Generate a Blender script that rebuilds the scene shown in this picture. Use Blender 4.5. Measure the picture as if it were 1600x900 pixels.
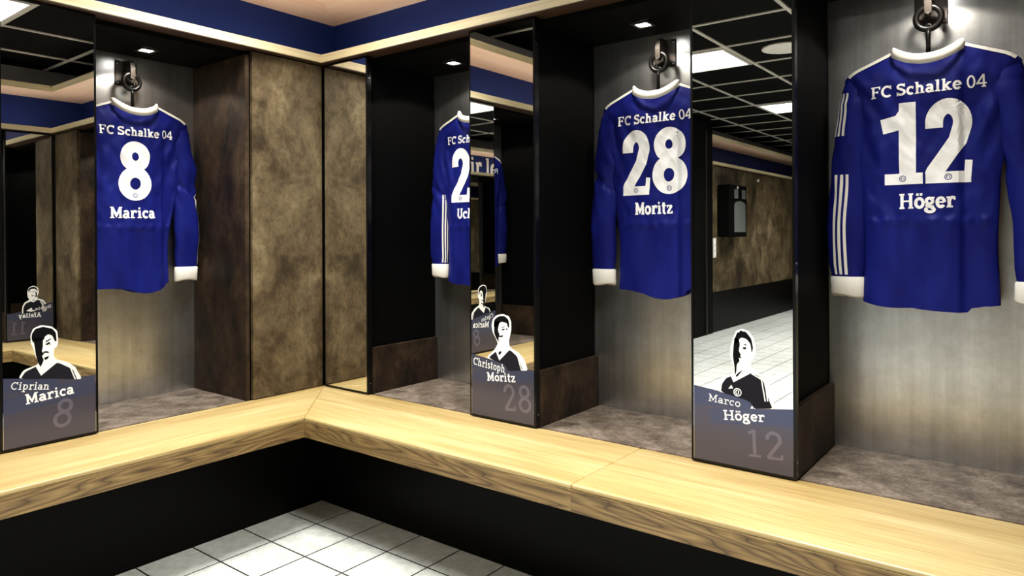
import bpy, math, random
from mathutils import Vector, Matrix, noise
R = math.radians
SC = bpy.context.scene
COL = SC.collection
for o in list(bpy.data.objects): bpy.data.objects.remove(o)

# ------------------------------------------------------------------ camera, world, exposure
cam_d = bpy.data.cameras.new('camera'); cam = bpy.data.objects.new('camera', cam_d); COL.objects.link(cam)
cam_d.sensor_width = 36.0; cam_d.lens = 1108.72/1600*36
cam_d.shift_y = -(450-365.4)/1600
cam_d.clip_start = 0.02
YAW, ROLL = 0.6559, -0.0039
fw = Vector((-math.sin(YAW), math.cos(YAW), 0)); rt = Vector((math.cos(YAW), math.sin(YAW), 0)); up = Vector((0, 0, 1))
r2 = rt*math.cos(ROLL)+up*math.sin(ROLL); u2 = -rt*math.sin(ROLL)+up*math.cos(ROLL)
M = Matrix((r2, u2, -fw)).transposed().to_4x4(); M.translation = (2.7466, -2.1143, 1.1584)
cam.matrix_world = M
SC.camera = cam
w = bpy.data.worlds.new('world'); SC.world = w; w.use_nodes = True
w.node_tree.nodes['Background'].inputs[0].default_value = (0.5, 0.5, 0.5, 1)
w.node_tree.nodes['Background'].inputs[1].default_value = 0.0
SC.view_settings.view_transform = 'Standard'; SC.view_settings.look = 'None'
SC.view_settings.gamma = 1; SC.view_settings.use_curve_mapping = False
SC.view_settings.exposure = 0.0
PANEL_E = 5.0           # ceiling light panels, diffuser emission
PANEL_W = 36.0          # ceiling light panels, louvred light in watts
PANEL_SPREAD = 112
SPOT_W = 7.0            # downlight spot in each locker, watts
SPOT_ANGLE = 134
FILL_E = 9.0             # unseen light strips added on the lockers to brighten soffit and navy band

# ------------------------------------------------------------------ materials
def new_mat(name):
    m = bpy.data.materials.new(name); m.use_nodes = True
    nt = m.node_tree; b = nt.nodes['Principled BSDF']
    return m, nt, b
def plain(name, col, rough=.5, metal=0., emit=0., spec=.5, sheen=0.):
    m, nt, b = new_mat(name)
    b.inputs['Base Color'].default_value = (*col, 1); b.inputs['Roughness'].default_value = rough
    b.inputs['Metallic'].default_value = metal; b.inputs['Specular IOR Level'].default_value = spec
    if sheen: b.inputs['Sheen Weight'].default_value = sheen
    if emit:
        b.inputs['Emission Color'].default_value = (1, .98, .94, 1); b.inputs['Emission Strength'].default_value = emit
    return m
def ramp(nt, fac, stops):
    r = nt.nodes.new('ShaderNodeValToRGB'); e = r.color_ramp.elements
    while len(e) < len(stops): e.new(.5)
    for i, (p, c) in enumerate(stops): e[i].position = p; e[i].color = (*c, 1)
    nt.links.new(fac, r.inputs[0]); return r.outputs[0]
def coords(nt, scale, rot=(0, 0, 0), loc=(0, 0, 0)):
    tc = nt.nodes.new('ShaderNodeTexCoord'); mp = nt.nodes.new('ShaderNodeMapping')
    mp.inputs['Scale'].default_value = scale; mp.inputs['Rotation'].default_value = rot; mp.inputs['Location'].default_value = loc
    nt.links.new(tc.outputs['Object'], mp.inputs[0]); return mp.outputs[0]
def noise_tex(nt, vec, scale, detail=6, rough=.6, dist=0.):
    n = nt.nodes.new('ShaderNodeTexNoise'); n.inputs['Scale'].default_value = scale
    n.inputs['Detail'].default_value = detail; n.inputs['Roughness'].default_value = rough; n.inputs['Distortion'].default_value = dist
    nt.links.new(vec, n.inputs['Vector']); return n.outputs[0]
def mix(nt, a, b, fac, mode='MIX'):
    m = nt.nodes.new('ShaderNodeMix'); m.data_type = 'RGBA'; m.blend_type = mode
    for s, v in ((m.inputs[6], a), (m.inputs[7], b), (m.inputs[0], fac)):
        if isinstance(v, (tuple, float, int)): s.default_value = v if not isinstance(v, tuple) else (*v, 1)
        else: nt.links.new(v, s)
    return m.outputs[2]
def bump(nt, b, h, strength=.2, dist=.002):
    bp = nt.nodes.new('ShaderNodeBump'); bp.inputs['Strength'].default_value = strength; bp.inputs['Distance'].default_value = dist
    nt.links.new(h, bp.inputs['Height']); nt.links.new(bp.outputs[0], b.inputs['Normal'])

def wood(name, axis, lo, mid, hi, rough=.36, streak=.5):
    """straight grained hardwood, grain running along world x or y"""
    m, nt, b = new_mat(name)
    s = (.55, 7, 9) if axis == 'x' else (7, .55, 9)
    v = coords(nt, s)
    big = noise_tex(nt, v, 1.6, 4, .55, .6)
    s2 = (1.6, 60, 60) if axis == 'x' else (60, 1.6, 60)
    fine = noise_tex(nt, coords(nt, s2), 2.0, 5, .7)
    c1 = ramp(nt, big, [(.25, lo), (.48, mid), (.72, hi)])
    f = ramp(nt, fine, [(.34, (.50, .38, .22)), (.56, (1, 1, 1))])
    c = mix(nt, c1, f, streak, 'MULTIPLY')
    nt.links.new(c, b.inputs['Base Color']); b.inputs['Roughness'].default_value = rough
    bump(nt, b, fine, .08, .0008)
    return m
def wood_front(name, axis):
    """the same wood cut so that the rings show as long arched lines"""
    m, nt, b = new_mat(name)
    s = (1.1, 9, 11) if axis == 'x' else (9, 1.1, 11)
    v = coords(nt, s)
    wv = nt.nodes.new('ShaderNodeTexNoise'); wv.inputs['Scale'].default_value = 1.0; wv.inputs['Detail'].default_value = 2
    nt.links.new(v, wv.inputs['Vector'])
    mul = nt.nodes.new('ShaderNodeMath'); mul.operation = 'MULTIPLY'; mul.inputs[1].default_value = 17
    nt.links.new(wv.outputs[0], mul.inputs[0])
    fr = nt.nodes.new('ShaderNodeMath'); fr.operation = 'FRACT'; nt.links.new(mul.outputs[0], fr.inputs[0])
    c = ramp(nt, fr.outputs[0], [(0, (.06, .034, .011)), (.13, (.19, .115, .04)), (.6, (.33, .215, .08)), (1, (.16, .098, .034))])  # darker than the oak top: shade of the bench front put into the colour
    s2 = (2, 70, 70) if axis == 'x' else (70, 2, 70)
    fine = noise_tex(nt, coords(nt, s2), 2.0, 5, .7)
    f = ramp(nt, fine, [(.36, (.42, .36, .28)), (.6, (1, 1, 1))])
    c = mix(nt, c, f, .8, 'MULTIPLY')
    nt.links.new(c, b.inputs['Base Color']); b.inputs['Roughness'].default_value = .5
    return m
def bronze(name, scale=(3, 3, 3), stops=None, rough=.5, metal=.15):
    m, nt, b = new_mat(name); b.inputs['Specular IOR Level'].default_value = .25
    v = coords(nt, scale)
    a = noise_tex(nt, v, 2.2, 9, .68, .4)
    c = ramp(nt, a, stops or [(.3, (.020, .013, .007)), (.43, (.075, .052, .026)), (.56, (.165, .123, .066)), (.72, (.30, .235, .135))])
    d = noise_tex(nt, v, 17, 8, .75, .3)
    f = ramp(nt, d, [(.34, (.28, .22, .17)), (.58, (1, 1, 1))])
    c = mix(nt, c, f, .75, 'MULTIPLY')
    nt.links.new(c, b.inputs['Base Color']); b.inputs['Roughness'].default_value = rough; b.inputs['Metallic'].default_value = metal
    bump(nt, b, d, .12, .001)
    return m
def steel(name):
    m, nt, b = new_mat(name)
    a = noise_tex(nt, coords(nt, (14, 14, .5)), 1.5, 5, .6)
    g = noise_tex(nt, coords(nt, (5, 5, 5)), 3.0, 8, .7)
    c = ramp(nt, a, [(.3, (.53, .53, .525)), (.7, (.75, .75, .745))])
    f = ramp(nt, g, [(.3, (.72, .71, .68)), (.65, (1, 1, 1))])
    c = mix(nt, c, f, .8, 'MULTIPLY')
    nt.links.new(c, b.inputs['Base Color'])
    b.inputs['Metallic'].default_value = .97; b.inputs['Roughness'].default_value = .31
    bump(nt, b, g, .1, .001)
    return m
def fabric(name, lo, hi):
    m, nt, b = new_mat(name)
    n = noise_tex(nt, coords(nt, (9, 9, 3)), 2.0, 4, .5)
    c = ramp(nt, n, [(.35, lo), (.65, hi)])
    nt.links.new(c, b.inputs['Base Color']); b.inputs['Roughness'].default_value = .46
    b.inputs['Specular IOR Level'].default_value = .22; b.inputs['Specular Tint'].default_value = (.45, .5, 1, 1)
    wv = noise_tex(nt, coords(nt, (900, 900, 900)), 1.0, 1, .5)
    bump(nt, b, wv, .06, .0006)
    return m
def tiles(name):
    m, nt, b = new_mat(name)
    T, X1, Y1 = .2052, .3899, -.3427
    tc = nt.nodes.new('ShaderNodeTexCoord'); sp = nt.nodes.new('ShaderNodeSeparateXYZ')
    nt.links.new(tc.outputs['Object'], sp.inputs[0])
    def math_(op, a, bb):
        n = nt.nodes.new('ShaderNodeMath'); n.operation = op
        for i, v in enumerate((a, bb)):
            if v is None: continue
            if isinstance(v, (int, float)): n.inputs[i].default_value = v
            else: nt.links.new(v, n.inputs[i])
        return n.outputs[0]
    ds = []
    for k, off in ((0, X1), (1, Y1)):
        a = math_('DIVIDE', math_('SUBTRACT', sp.outputs[k], off - 100*T), T)
        fr = math_('FRACT', a, None)
        ds.append(math_('ABSOLUTE', math_('SUBTRACT', math_('FRACT', math_('ADD', fr, .5), None), .5), None))
    d = math_('MINIMUM', ds[0], ds[1])
    g = math_('LESS_THAN', d, .0155)
    n1 = noise_tex(nt, coords(nt, (1, 1, 1)), 26, 6, .7)
    n2 = noise_tex(nt, coords(nt, (1, 1, 1)), 3.2, 3, .5)
    c = ramp(nt, n1, [(.3, (.42, .43, .405)), (.65, (.62, .63, .60))])
    c = mix(nt, c, ramp(nt, n2, [(.3, (.82, .82, .8)), (.7, (1, 1, 1))]), 1.0, 'MULTIPLY')
    c = mix(nt, c, (.012, .010, .008), g)
    nt.links.new(c, b.inputs['Base Color']); b.inputs['Roughness'].default_value = .38
    inv = math_('SUBTRACT', 1.0, g); bump(nt, b, inv, .4, .002)
    return m

OAK = ((.33, .212, .070), (.475, .350, .148), (.575, .460, .228))
M_ = dict(
    bench_x=wood('oak_top_along_x', 'x', *OAK), bench_y=wood('oak_top_along_y', 'y', *OAK),
    front_x=wood_front('oak_front_along_x', 'x'), front_y=wood_front('oak_front_along_y', 'y'),
    trim_x=wood('maple_along_x', 'x', (.62, .48, .24), (.74, .61, .36), (.82, .71, .48), .5, .3),
    trim_y=wood('maple_along_y', 'y', (.62, .48, .24), (.74, .61, .36), (.82, .71, .48), .5, .3),
    soffit_x=wood('pink_maple_along_x', 'x', (.80, .52, .36), (.88, .62, .46), (.92, .70, .54), .55, .2),
    soffit_y=wood('pink_maple_along_y', 'y', (.80, .52, .36), (.88, .62, .46), (.92, .70, .54), .55, .2),
    bronze=bronze('mottled_bronze_laminate', (1.5, 1.5, 1.2)),
    bronze_dark=bronze('dark_bronze_laminate', (3, 3, 2), [(.34, (.006, .003, .0015)), (.48, (.03, .017, .008)), (.6, (.055, .033, .016)), (.75, (.12, .08, .045))], .6, .0),
    shelf=bronze('brown_stone_laminate', (5, 5, 5), [(.3, (.05, .036, .026)), (.48, (.16, .125, .095)), (.6, (.26, .21, .165)), (.75, (.42, .35, .28))], .42, .0),
    steel=steel('brushed_grey_metal'),
    black=plain('black_laminate', (.003, .003, .003), .6, spec=.03),
    black_gloss=plain('black_gloss', (.003, .003, .003), .2, spec=.25),
    plinth=plain('black_plinth_laminate', (.003, .0027, .0024), .4, spec=.05),
    dark_wood=plain('shaded_underside', (.045, .022, .010), .5),  # brown lip underside, its shade put into the dark colour
    jersey=fabric('royal_blue_jersey', (.0055, .0075, .105), (.0085, .0125, .155)),
    jersey_inside=plain('jersey_inside', (.004, .006, .06), .8),
    white_rib=plain('white_rib_knit', (.80, .77, .70), .8),
    white_print=plain('white_flock_print', (.93, .92, .91), .6),
    navy=plain('navy_paint', (.006, .020, .125), .55, spec=.2),
    grey_wall=plain('grey_plaster', (.45, .44, .42), .8),
    mirror=plain('mirror_glass', (.86, .87, .86), .0, 1.0),
    chrome=plain('chrome', (.75, .75, .75), .2, 1.0),
    iron=plain('black_iron', (.004, .0035, .003), .32, .0, spec=.25),
    bracket=plain('dull_bronze_metal', (.030, .021, .014), .5, .3),
    sticker=plain('frosted_violet_film', (.088, .084, .122), .26, .55),
    sticker_band=plain('blue_grey_film', (.070, .080, .150), .26, .55),
    sticker_num=plain('pale_violet_film', (.155, .145, .205), .28, .5),
    ink=plain('black_print', (.004, .004, .005), .6, spec=.05),
    tshirt_ink=plain('dark_navy_print', (.012, .012, .017), .6, spec=.05),
    paper_white=plain('white_print', (.86, .86, .84), .5),
    floor=tiles('pale_floor_tiles'),
    ceil=plain('black_ceiling_tile', (.004, .004, .004), .8, spec=.03),
    tbar=plain('pale_grid_bar', (.50, .47, .42), .5),
    lamp=plain('lamp_diffuser', (.9, .9, .9), .5, emit=PANEL_E),
    fill_strip=plain('added_fill_strip', (.9, .9, .85), .5, emit=FILL_E),
    spot=plain('downlight_lens', (.9, .9, .9), .4, emit=30),
    white_plastic=plain('white_plastic', (.72, .70, .66), .45),
    grey_window=plain('grey_translucent_window', (.16, .18, .17), .25),
)
M_['text_white'] = M_['paper_white']

# ------------------------------------------------------------------ mesh helpers
class MB:
    def __init__(s): s.v = []; s.f = []; s.m = []
    def quad(s, a, b, c, d, mi=0):
        n = len(s.v); s.v += [a, b, c, d]; s.f.append((n, n+1, n+2, n+3)); s.m.append(mi)
    def box(s, x0, x1, y0, y1, z0, z1, mi=0):
        n = len(s.v)
        s.v += [(x0, y0, z0), (x1, y0, z0), (x1, y1, z0), (x0, y1, z0), (x0, y0, z1), (x1, y0, z1), (x1, y1, z1), (x0, y1, z1)]
        for f in ((0, 3, 2, 1), (4, 5, 6, 7), (0, 1, 5, 4), (1, 2, 6, 5), (2, 3, 7, 6), (3, 0, 4, 7)):
            s.f.append(tuple(n+i for i in f)); s.m.append(mi)
    def prism(s, pts, z0, z1, mi=0, side=None):
        n = len(s.v); k = len(pts)
        a = sum(pts[i][0]*pts[(i+1) % k][1]-pts[(i+1) % k][0]*pts[i][1] for i in range(k))
        if a < 0: pts = pts[::-1]
        s.v += [(x, y, z0) for x, y in pts]+[(x, y, z1) for x, y in pts]
        s.f.append(tuple(range(n+k-1, n-1, -1))); s.m.append(mi)
        s.f.append(tuple(range(n+k, n+2*k))); s.m.append(mi)
        for i in range(k):
            j = (i+1) % k; s.f.append((n+i, n+j, n+k+j, n+k+i)); s.m.append(mi if side is None else side)
    def tube(s, pts, rad, seg=12, mi=0, caps=True):
        pts = [Vector(p) for p in pts]; n0 = len(s.v); N = len(pts)
        rads = rad if isinstance(rad, (list, tuple)) else [rad]*N
        t0 = (pts[1]-pts[0]).normalized(); a = Vector((0, 0, 1)) if abs(t0.z) < .9 else Vector((0, 1, 0))
        u = t0.cross(a).normalized()
        for i, p in enumerate(pts):
            t = (pts[min(i+1, N-1)]-pts[max(i-1, 0)]).normalized()
            u = (u-t*u.dot(t)).normalized(); v = t.cross(u)
            for k in range(seg):
                q = 2*math.pi*k/seg; s.v.append(tuple(p+(u*math.cos(q)+v*math.sin(q))*rads[i]))
        for i in range(N-1):
            for k in range(seg):
                k2 = (k+1) % seg; s.f.append((n0+i*seg+k, n0+i*seg+k2, n0+(i+1)*seg+k2, n0+(i+1)*seg+k)); s.m.append(mi)
        if caps:
            s.f.append(tuple(n0+k for k in range(seg-1, -1, -1))); s.m.append(mi)
            s.f.append(tuple(n0+(N-1)*seg+k for k in range(seg))); s.m.append(mi)
    def torus(s, c, r, tr, axis=1, seg=36, ts=12, mi=0):
        n0 = len(s.v); c = Vector(c)
        for i in range(seg):
            a = 2*math.pi*i/seg; d = Vector((math.cos(a), 0, math.sin(a))) if axis == 1 else Vector((math.cos(a), math.sin(a), 0))
            nrm = Vector((0, 1, 0)) if axis == 1 else Vector((0, 0, 1))
            for k in range(ts):
                q = 2*math.pi*k/ts; s.v.append(tuple(c+d*(r+tr*math.cos(q))+nrm*tr*math.sin(q)))
        for i in range(seg):
            for k in range(ts):
                i2 = (i+1) % seg; k2 = (k+1) % ts
                s.f.append((n0+i*ts+k, n0+i2*ts+k, n0+i2*ts+k2, n0+i*ts+k2)); s.m.append(mi)
    def poly(s, pts, mi=0):
        """flat polygon of any outline in the xz plane, pts are (x,y,z)"""
        from mathutils.geometry import tessellate_polygon
        n = len(s.v); s.v += [tuple(p) for p in pts]
        for t in tessellate_polygon([[Vector(p) for p in pts]]):
            a, b, c = (Vector(pts[i]) for i in t)
            if (b-a).cross(c-a).y > 0: t = (t[0], t[2], t[1])
            s.f.append(tuple(n+i for i in t)); s.m.append(mi)
    def build(s, name, mat, parent=None, smooth=False, bevel=0., weld=False):
        me = bpy.data.meshes.new(name); me.from_pydata(s.v, [], s.f)
        mats = mat if isinstance(mat, (list, tuple)) else [mat]
        for mm in mats: me.materials.append(mm)
        me.polygons.foreach_set('material_index', s.m)
        if smooth: me.polygons.foreach_set('use_smooth', [True]*len(s.f))
        me.update()
        o = bpy.data.objects.new(name, me); COL.objects.link(o)
        if parent is not None: o.parent = parent
        if bevel:
            md = o.modifiers.new('bevel', 'BEVEL'); md.width = bevel; md.segments = 3; md.limit_method = 'ANGLE'
            md.harden_normals = False
        return o
def box_obj(name, mat, parent, *b, bevel=0.):
    m = MB(); m.box(*b); return m.build(name, mat, parent, bevel=bevel)
def tag(o, label, cat, group=None):
    o['label'] = label; o['category'] = cat
    if group: o['group'] = group
    return o
def empty(name, loc, label, cat, group=None, rz=0., frame=None):
    o = bpy.data.objects.new(name, None); COL.objects.link(o); o.empty_display_size = .05
    if frame is None:
        o.location = loc; o.rotation_euler = (0, 0, rz)
    else:
        fo, fr = frame; c, sn = math.cos(fr), math.sin(fr)
        o.location = (fo[0]+loc[0]*c-loc[1]*sn, fo[1]+loc[0]*sn+loc[1]*c, loc[2]); o.rotation_euler = (0, 0, fr)
    return tag(o, label, cat, group)
def struct(o): o['kind'] = 'structure'; return o
def copy_tree(o, parent=None):
    c = o.copy(); COL.objects.link(c)
    if parent is not None: c.parent = parent
    for ch in list(o.children): copy_tree(ch, c)
    return c
def place(o, frame, x, y, z):
    fo, fr = frame; c, sn = math.cos(fr), math.sin(fr)
    o.location = (fo[0]+x*c-y*sn, fo[1]+x*sn+y*c, z); o.rotation_euler = (0, 0, fr)

# frames of the three runs: local x to the viewer's right, local -y into the room
BACK = ((0, 0), 0.); LEFT = ((0, 0), R(90)); RIGHT = ((3.19, 0), R(-90))
W = 3.19; ZB = .45; ZT = 1.95; CEIL = 2.47; SOF = 2.26; DEPTH = .42

# ------------------------------------------------------------------ room shell
XL, XR, YB, YF = -.47, W+.47, .47, -10.4
def st_box(name, mat, *b): return struct(box_obj(name, mat, None, *b))
st_box('floor', M_['floor'], XL-.4, XR+.1, YF-.1, YB+.1, -.05, 0)
st_box('ceiling', M_['ceil'], XL-.4, XR+.1, YF-.1, YB+.1, CEIL, CEIL+.05)
st_box('wall_back', M_['grey_wall'], XL-.4, XR+.1, YB, YB+.1, 0, CEIL)
st_box('wall_right', M_['grey_wall'], XR, XR+.1, YF, YB, 0, CEIL)
st_box('wall_front', M_['bronze'], XL-.4, XR+.1, YF-.1, YF, 0, CEIL)
LEND = -3.20      # left lockers end here; beyond it stands a door and a panelled wall
st_box('wall_left', M_['grey_wall'], XL-.1, XL, LEND, YB, 0, CEIL)

# the recessed navy band above the lockers and the strip of wall over the soffit
m = MB(); m.box(-.31, W+.31, .29, .31, ZT+.04, SOF); struct(m.build('wall_back_band', M_['navy']))
m = MB(); m.box(-.31, -.29, LEND, .29, ZT+.04, SOF); struct(m.build('wall_left_band', M_['navy']))
m = MB(); m.box(W+.29, W+.31, -6.6, .29, ZT+.04, SOF); struct(m.build('wall_right_band', M_['navy']))
m = MB(); m.box(-.25, W+.25, .25, .27, SOF+.045, CEIL); struct(m.build('wall_back_over_soffit', M_['grey_wall']))
m = MB(); m.box(-.27, -.25, LEND, .25, SOF+.045, CEIL); struct(m.build('wall_left_over_soffit', M_['grey_wall']))
m = MB(); m.box(W+.25, W+.27, -6.6, .25, SOF+.045, CEIL); struct(m.build('wall_right_over_soffit', M_['grey_wall']))

# wooden lip over the lockers (front edge, dark underside) and wooden soffit board above the navy band
P = .048
def lip(name, poly, mat): 
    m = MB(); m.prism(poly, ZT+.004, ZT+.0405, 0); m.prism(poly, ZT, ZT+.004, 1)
    return struct(m.build(name, [mat, M_['dark_wood']]))
lip('trim_1', [(P, -P), (W-P, -P), (W+.29, .29), (-.29, .29)], M_['trim_x'])
lip('trim_2', [(P, -P), (-.29, .29), (-.29, LEND), (P, LEND)], M_['trim_y'])
lip('trim_3', [(W-P, -P), (W+.29, .29), (W+.29, -6.6), (W-P, -6.6)], M_['trim_y'])
def soffit(name, poly, mats):
    m = MB(); m.prism(poly, SOF, SOF+.042, 0, 1); return struct(m.build(name, mats))
S = .035
soffit('trim_4', [(S, -S), (W-S, -S), (W+.31, .31), (-.31, .31)], [M_['soffit_x'], M_['trim_x']])
soffit('trim_5', [(S, -S), (-.31, .31), (-.31, LEND), (S, LEND)], [M_['soffit_y'], M_['trim_y']])
soffit('trim_6', [(W-S, -S), (W+.31, .31), (W+.31, -6.6), (W-S, -6.6)], [M_['soffit_y'], M_['trim_y']])

for b, l in (((.0, W, .11, .13), 'unseen light strip added on the lockers right of the corner, behind the wooden lip'),
             ((-.13, -.11, LEND+.05, .0), 'unseen light strip added on the left lockers, behind the wooden lip'),
             ((W+.11, W+.13, -6.5, .0), 'unseen light strip added on the opposite lockers, behind the wooden lip')):
    tag(box_obj('added_fill_light', M_['fill_strip'], None, *b, ZT+.041, ZT+.051), l, 'light strip', 'added light strips on the lockers')  # added strips, out of view, that make the glow on soffit and band
# suspended ceiling grid
TP, GX, GY = .605, .29, -.385
m = MB()
xs = [GX+TP*k for k in range(-2, 7) if XL-.3 < GX+TP*k < XR]
ys = [GY+TP*k for k in range(-16, 2) if YF < GY+TP*k < YB]
GX2, GY2 = 1.745, -.60
for x in [v for v in xs if v < 1.6]+[GX2+TP*k for k in range(4) if GX2+TP*k < XR]: m.box(x-.012, x+.012, YF, YB, CEIL-.008, CEIL)
for y in ys: m.box(XL-.3, GX+2*TP, y-.012, y+.012, CEIL-.0075, CEIL)
for k in range(-1, 16): m.box(GX+2*TP, XR, GY2-TP*k-.012, GY2-TP*k+.012, CEIL-.0075, CEIL)
struct(m.build('trim_7', M_['tbar']))

# panelled wall beyond the left lockers (seen in the mirrors), its plinth, lip and soffit, and the door before it
WX = -.45
st_box('wall_left_panel', M_['bronze'], WX-.1, WX, YF, -5.86, .465, ZT)
st_box('baseboard_left', M_['plinth'], WX-.1, WX+.012, YF, -5.86, 0, .465)
st_box('wall_left_far_band', M_['navy'], WX-.31, WX-.29, YF, -5.86, ZT, SOF)
st_box('wall_left_far_over_soffit', M_['grey_wall'], WX-.30, WX-.28, YF, -5.45, SOF+.042, CEIL)
lip('trim_8', [(WX-.29, YF), (WX+P, YF), (WX+P, -5.86), (WX-.29, -5.86)], M_['trim_y'])
soffit('trim_9', [(WX-.29, YF), (WX+S, YF), (WX+S, -5.86), (WX-.29, -5.86)], [M_['soffit_y'], M_['trim_y']])
m = MB(); m.box(WX-.04, WX, -5.32, -3.60, 0, 2.06); d1 = struct(m.build('door_1', M_['black']))
m = MB(); m.tube([(WX+.05, -5.2, 1.05), (WX+.05, -5.08, 1.05)], .01); m.tube([(WX, -5.2, 1.05), (WX+.05, -5.2, 1.05)], .009); m.build('door_handle', M_['chrome'], d1, True)
m = MB(); m.box(WX-.1, WX+.03, -5.86, -5.32, 0, CEIL); m.box(WX-.1, WX+.03, -3.60, LEND, 0, CEIL); m.box(WX-.1, WX+.03, -5.32, -3.60, 2.06, CEIL)
struct(m.build('trim_10', M_['black']))
m = MB(); m.box(WX+.03, WX+.045, -5.66, -5.64, 0, CEIL-.15); struct(m.build('trim_11', M_['bracket']))
st_box('wall_right_panel', M_['bronze_dark'], XR-.03, XR-.001, YF, -6.62, 0, ZT)

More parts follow.
